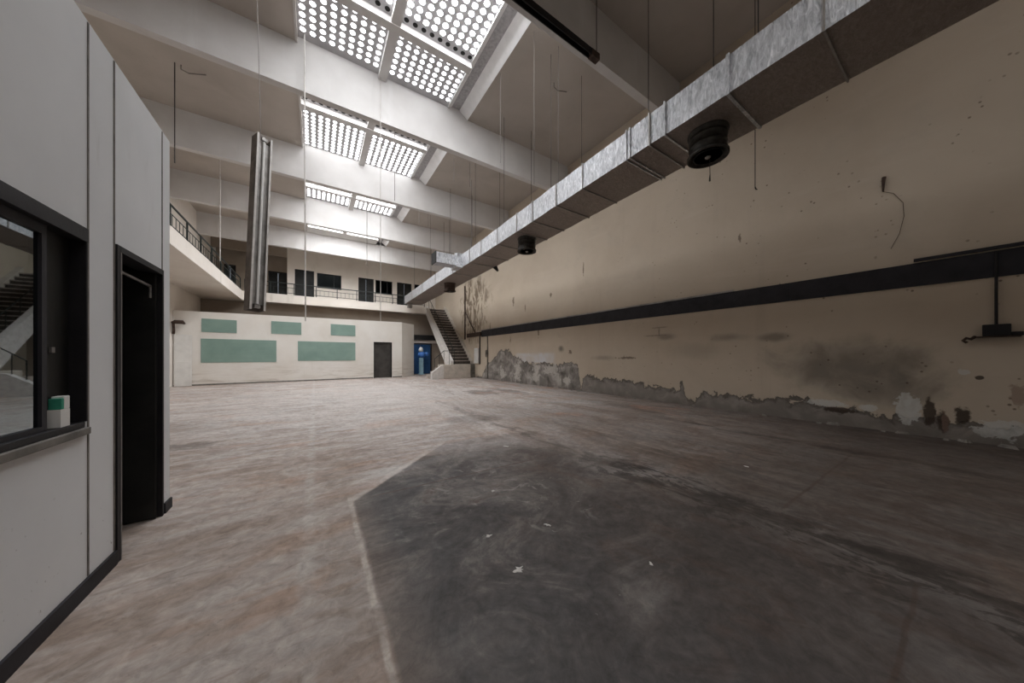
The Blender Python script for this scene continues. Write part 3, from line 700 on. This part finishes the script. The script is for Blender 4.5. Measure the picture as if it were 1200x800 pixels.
# branch outlet to the left
bm = B(); yb2 = 12.6; x0 = lx(yb2)
for q in ((x0 - 1.15, x0, yb2 - .26, yb2 + .26, DZ + .06, DZ + .08), (x0 - 1.15, x0, yb2 - .26, yb2 + .26, DZ + .48, DZ + .5), (x0 - 1.15, x0, yb2 - .26, yb2 - .24, DZ + .08, DZ + .48), (x0 - 1.15, x0, yb2 + .24, yb2 + .26, DZ + .08, DZ + .48)): box(bm, *q)
br = obj('branch_duct', bm, M['foil'], duct)
boxes('dark_end_sheet', [(x0 - 1.18, x0 - 1.15, yb2 - .28, yb2 + .28, DZ + .04, DZ + .52)], M['dark'], br)  # dark sheet standing for the shaded open end of the branch
boxes('collar', [(x0 - .28, x0 + .01, yb2 - .34, yb2 + .34, DZ - .02, DZ + .58)], M['foil'], br)
for y in (2.57, 8.16, 15.4):
    cx = lx(y) + .6
    bm = B(); lathe(bm, [(.31, DZ + .01), (.31, DZ - .03), (.285, DZ - .05), (.285, DZ - .1), (.295, DZ - .11), (.285, DZ - .12), (.285, DZ - .24), (.295, DZ - .25), (.285, DZ - .26), (.285, DZ - .37), (.315, DZ - .39), (.315, DZ - .43), (.29, DZ - .43), (.25, DZ - .36), (.05, DZ - .36)], cx, y, 32)
    df = obj('diffuser', bm, M['rust'] if y > 15 else simple('dark_diffuser', (0.05, 0.047, 0.042), .3, 12, .5, .5), duct, True)
    for r, z in ((.22, .42), (.15, .405), (.085, .39)):
        bm = B(); lathe(bm, [(r, DZ - z), (r - .035, DZ - z + .05), (r - .045, DZ - z + .05), (r - .012, DZ - z)], cx, y, 28); obj('diffuser_ring', bm, M['black'], df, True)
    bm = B(); lathe(bm, [(.04, DZ - .36), (.045, DZ - .43), (.02, DZ - .45)], cx, y, 16); obj('diffuser_hub', bm, M['greysteel'], df, True)
for y in (1.66, 2.23, 3.34, 6.2, 8.7, 11.0, 13.8, 17.0, 20.5):
    for x in ((lx(y) + .03,) if y < 4 else (lx(y) + .03, lx(y) + DW - .03)):
        bm = B(); tube(bm, [(x, y, DZ + DH), (x, y, ZC)], .007, 6); obj('hanger_wire', bm, M['darkwire'], duct)
bm = B(); prism(bm, [(11.1, DZ - .25), (11.25, DZ - .01), (11.6, DZ - .01), (11.2, DZ - .28)], 'x', lx(11.3) + DW - .05, lx(11.3) + DW - .03); obj('loose_flap', bm, M['black'], duct)
bm = B(); box(bm, lx(22.9) + .15, lx(22.9) + .45, 22.75, 23.05, DZ - .3, DZ); obj('end_outlet', bm, M['greysteel'], duct)

# ------------------------------------------------------------------ hanging fittings
def wire_thing(name, label, pts, r, mat, cat='wire', group='wires and ropes hanging from the ceiling', hook=False):
    bm = B(); tube(bm, pts, r, 6)
    if hook:
        p = Vector(pts[-1]); tube(bm, [p, p + Vector((.03, 0, -.03)), p + Vector((.09, 0, -.02))], r * 1.6, 6)
    return tag(obj(name, bm, mat), label, cat, group)
HW = 'hanging_wire'
wire_thing('hanging_pipe', 'pale thin pipe hanging straight down at the left edge of the roof lights', [(-.22, 9.35, 9.59), (-.21, 9.35, 5), (-.2, 9.35, 2.3)], .016, M['whitepipe'], 'pipe', None)
wire_thing(HW, 'pale cord hanging in front of the roof light beam down towards the partition door', [(1.59, 9.4, 9.59), (1.59, 9.4, 2.42)], .01, M['whitepipe'])
wire_thing(HW, 'thin wire hanging below the second beam, beside the right ribs of the roof light', [(2.02, 9.6, ZB), (2.02, 9.6, 6.1)], .009, M['wire'])
wire_thing(HW, 'thin wire dangling from the third beam towards the far gallery doors', [(1.87, 14.26, ZB), (1.87, 14.26, 5.3)], .012, M['wire'])
wire_thing(HW, 'short thin wire ending in front of the beam, right of the large roof light', [(4.42, 7.4, ZC), (4.42, 7.4, 6.9)], .007, M['wire'])
wire_thing(HW, 'long thin wire hanging from the ceiling just left of the nearest beam tip', [(4.56, 6.0, ZC), (4.56, 6.0, 5.67)], .006, M['wire'])
wire_thing(HW, 'long thin wire dropping to the duct from the ceiling between the two nearest beams', [(5.3, 5.94, ZC), (5.3, 5.94, 5.9)], .006, M['wire'])
wire_thing(HW, 'dark rod hanging at the far left corner of the ceiling beyond the office', [(-3.22, 12.0, ZC), (-3.22, 12.0, 6.7)], .014, M['darkwire'])
wire_thing(HW, 'pale cord hanging beside the left gallery railing', [(-3.25, 16.9, ZC), (-3.25, 16.9, 5.3)], .018, M['whitepipe'])
wire_thing(HW, 'dark wire with a hooked end hanging between the near duct and the right wall', [(7.3, 2.4, ZC), (7.3, 2.4, 4.75)], .007, M['darkwire'], hook=True)
wire_thing(HW, 'dark wire holding the end of the black light channel', [(5.34, 4.7, ZC), (5.34, 4.7, 8.18)], .01, M['darkwire'])
wire_thing(HW, 'short cord with a weighted end under the nearest round diffuser', [(5.82, 2.57, 4.87), (5.81, 2.56, 4.6), (5.8, 2.56, 4.52), (5.8, 2.56, 4.47)], [.005, .005, .012, .014], M['darkwire'])
for k, (x, y, zz, lab) in enumerate(((4.7, 11.5, 8.45, 'short dark rod under the ceiling, left one of a pair behind the second roof light'), (5.4, 11.5, 8.45, 'short dark rod under the ceiling, right one of a pair behind the second roof light'),
                                (4.7, 16.4, 8.5, 'short dark rod under the ceiling behind the third roof light, left of two'), (5.2, 16.4, 8.5, 'short dark rod under the ceiling behind the third roof light, right of two'),
                                (6.0, 12.6, 6.4, 'thin rod hanging near the duct branch'), (6.5, 17.5, 6.3, 'thin rod hanging left of the wall stain over the stairs'))):
    wire_thing('ceiling_rod', lab, [(x, y, ZC), (x, y, zz)], .012, M['wire'], 'rod', 'short rods under the ceiling')
for (x, y, lab) in ((-3.1, 12.0, 'small hooked cable stub on the ceiling at far left'), (5.9, 6.8, 'small hooked cable stub on the ceiling between two beams above the duct')):
    bm = B(); tube(bm, [(x, y, ZC), (x, y, ZC - .12), (x + .15, y, ZC - .16), (x + .5, y, ZC - .03)], .014, 6); tag(obj('cable_stub', bm, M['wire']), lab, 'cable')
# upright metal trough
tl = thing('light_trough', 'long grey metal light trough hanging upright in the left of the hall', 'light fixture', (-1.0, 7.6, 2.3))
p0 = Vector((-1.03, 7.46, 2.3)); p1 = Vector((-.95, 7.77, 5.84)); dv = p1 - p0
zax = dv.normalized(); xax = Vector((.838, -.545, 0)); xax = (xax - zax * xax.dot(zax)).normalized(); yax = zax.cross(xax)
TM = Matrix.Translation(p0) @ Matrix((xax, yax, zax)).transposed().to_4x4() @ Matrix.Rotation(math.radians(-26), 4, 'Z')
L = dv.length
bm = B(); box(bm, -.22, 0, 0, .012, 0, L, TM); box(bm, -.22, -.208, .012, .25, 0, L, TM); box(bm, -.22, 0, .238, .25, 0, L, TM); obj('housing', bm, M['trough'], tl)
bm = B(); box(bm, -.07, -.05, .013, .237, .12, L - .12, TM); obj('reflector', bm, M['greysteel'], tl)
for a, b in ((-.004, .03), (.222, .254)):
    bm = B(); box(bm, 0, .012, a, b, 0, L, TM); obj('flange', bm, M['whitepipe'], tl)
bm = B(); tube(bm, [TM @ Vector((-.02, .125, .12)), TM @ Vector((-.02, .125, L - .12))], .022, 10); obj('fluorescent_tube', bm, M['white'], tl)
for z in (.04, L - .1):
    bm = B(); box(bm, -.06, .005, .08, .17, z, z + .06, TM); obj('lamp_holder', bm, M['greysteel'], tl)
bm = B(); tube(bm, [TM @ Vector((-.1, .1, L)), Vector((-.98, 7.8, ZC))], .006, 6); obj('suspension_wire', bm, M['wire'], tl)
# channel under the nearest beam
ch = thing('light_channel', 'long black light channel fixed under the nearest beam', 'light fixture', (3, 4.72, ZB))
boxes('channel', [(-2, 5.15, 4.66, 4.68, ZB - .14, ZB), (-2, 5.15, 4.76, 4.78, ZB - .14, ZB), (-2, 5.15, 4.68, 4.76, ZB - .02, ZB)], M['black'], ch)
boxes('end_cap', [(5.15, 5.4, 4.65, 4.79, ZB - .15, ZB)], M['rust'], ch, .01)
# batten on the gallery soffit
fb = thing('fluorescent_batten', 'white fluorescent batten under the left side gallery', 'light fixture', (-4.3, 13.0, GB))
boxes('batten', [(-5.2, -3.85, 10.5, 10.6, GB - .05, GB + .02)], M['white'], fb, .01)
bm = B(); tube(bm, [(-5.15, 10.55, GB - .08), (-3.9, 10.55, GB - .08)], .025, 10); obj('tube', bm, M['white'], fb)

# ------------------------------------------------------------------ fittings on the right wall
wb = thing('wall_band', 'long black board strip running the length of the right wall', 'board', (XR, 9, 2.65))
for y0, y1 in ((-4.3, 2.3), (2.305, 5.0), (5.005, 9.8), (9.805, 14.0), (14.005, 17.4)):
    boxes('board', [(XR - .03, XR, y0, y1, 2.65, 3.06)], M['board'], wb)
boxes('board_end', [(XR - .1, XR, 17.4, 19.5, 2.72, 2.98)], M['rust'], wb)
boxes('upper_rail', [(XR - .06, XR - .03, 3.4, 17.4, 3.06, 3.1)], M['greysteel'], wb)
boxes('upper_rail', [(XR - .08, XR - .03, -4.3, .62, 3.08, 3.13)], M['board'], wb)
jb = thing('switch_box', 'black switch box on the right wall at the foot of a vertical conduit', 'switch box', (XR, -.16, 1.7))
boxes('box_body', [(XR - .16, XR, -.28, -.04, 1.72, 1.9)], M['black'], jb, .008)
boxes('side_socket', [(XR - .11, XR, -.38, -.28, 1.72, 1.78)], M['black'], jb, .008)
boxes('bracket', [(XR - .17, XR, -.36, .02, 1.7, 1.716)], M['rust'], jb)
bm = B(); tube(bm, [(XR - .06, .02, 1.72), (XR - .09, .06, 1.68), (XR - .05, .1, 1.7), (XR - .08, .13, 1.66), (XR - .04, .1, 1.63)], .022, 6); obj('torn_cable', bm, M['rust'], jb)
bm = B(); tube(bm, [(XR - .05, -.16, 1.9), (XR - .05, -.16, 3.02)], .016, 8); tag(obj('conduit', bm, M['black']), 'dark vertical conduit from the black band down to the switch box', 'pipe')
bm = B(); tube(bm, [(XR - .02, .96, 4.77), (XR - .03, .965, 4.72), (XR - .035, .97, 4.5)], [.03, .024, .012], 8); tube(bm, [(XR - .03, .97, 4.5), (XR - .02, .85, 4.42), (XR - .02, .74, 4.2), (XR - .02, .73, 3.95), (XR - .02, .78, 3.65), (XR - .02, .88, 3.4)], .004, 6)
tag(obj('wall_cable', bm, M['rust']), 'cable hanging in a curve from a hook high on the right wall', 'cable')
bm = B(); tube(bm, [(XR - .04, 16.55, .05), (XR - .04, 16.55, 1.3), (XR - .04, 16.55, 2.64)], .035, 8); lathe(bm, [(.05, 1.35), (.09, 1.4), (.09, 1.75), (.05, 1.8)], XR - .1, 16.55, 12)
tag(obj('wall_pipe', bm, M['plinth_dark']), 'grey pipe with a valve on the right wall near the stairs', 'pipe')
bm = B(); tube(bm, [(XR - .05, 17.59, .9), (XR - .05, 17.59, 2.72)], .04, 8); tag(obj('wall_pipe', bm, M['board']), 'dark vertical pipe at the wall end of the stair landing', 'pipe')
bm = B(); tube(bm, [(XR - .05, 19.9, 2.6), (XR - .05, 19.9, 6.4)], .05, 8); tag(obj('wall_pipe', bm, M['rust']), 'rusty pipe rising beside the stairs through the wall stain', 'pipe')
bm = B(); tube(bm, [(XR - .03, 20.0, 4.7), (XR - .06, 19.2, 3.9), (XR - .05, 18.3, 3.0)], .03, 6); tag(obj('wall_cable', bm, M['rust']), 'dark cable slanting down the stained wall to the band end', 'cable')
boxes_o = boxes('wall_cabinet', [(XR - .1, XR, 17.75, 18.3, .95, 1.5), (XR - .12, XR, 17.72, 18.33, 1.5, 1.54), (XR - .1, XR, 17.75, 18.3, 1.54, 1.95)], M['white'])
tag(boxes_o, 'pale white cabinet box on the wall beside the lowest steps', 'cabinet')
# wall rubble and flakes on the floor
def chunk(name, x, y, r, h, mat, label, cat, group):
    bm = B(); n = 13; bot = []; top = []; rt = random.uniform(0, PI); asp = random.uniform(.4, .75); lo_ = .35 if h < .01 else .65
    for k in range(n):
        a = 2 * PI * k / n; q = r * random.uniform(lo_, 1.35)
        def put(q, z):
            u, v = q * math.cos(a), q * math.sin(a) * asp
            return bm.verts.new((x + u * math.cos(rt) - v * math.sin(rt), y + u * math.sin(rt) + v * math.cos(rt), z))
        bot.append(put(q, 0)); top.append(put(q * random.uniform(.6, .9), h * random.uniform(.6, 1)))
    bm.faces.new(bot[::-1]); bm.faces.new(top)
    for k in range(n): bm.faces.new((bot[k], bot[(k + 1) % n], top[(k + 1) % n], top[k]))
    return tag(obj(name, bm, mat), label, cat, group)
G = 'plaster rubble along the right wall'
for x, y, r, h in ((8.88, -.25, .09, .06), (8.9, .12, .07, .05), (8.84, .28, .05, .03), (8.9, .75, .08, .05), (8.87, .95, .04, .03), (8.9, 1.62, .08, .06), (8.84, 1.8, .05, .03), (8.9, 2.75, .06, .04), (8.9, 4.35, .08, .05), (8.86, 4.7, .05, .03), (8.9, 6.2, .07, .04), (8.9, 8.75, .09, .06), (8.84, 9.1, .05, .03), (8.88, 11.2, .1, .05), (8.85, 12.7, .07, .05), (8.88, 14.6, .1, .06)):
    chunk('plaster_chunk', x, y, r, h, M['plaster_chunk'], 'lump of fallen plaster lying at the foot of the right wall', 'rubble', G)
for x, y, r, lab in ((1.12, 1.64, .045, 'largest white paint flake in the middle of the dark slab'), (1.14, 2.08, .03, 'white paint flake on the dark slab, just beyond the largest one'), (2.5, 4.0, .05, 'white scrap lying near the far edge of the dark slab'),
                     (1.62, 1.95, .03, 'white paint flake on the dark slab, towards its right'), (1.55, 2.75, .03, 'white paint flake on the far half of the dark slab'), (4.6, 1.6, .03, 'tiny white scrap on the brown floor towards the right wall'), (1.9, 1.2, .02, 'tiny white flake at the near right of the dark slab')):
    chunk('paint_flake', x, y, r, .006, M['flake'], lab, 'flake', 'white flakes on the floor')
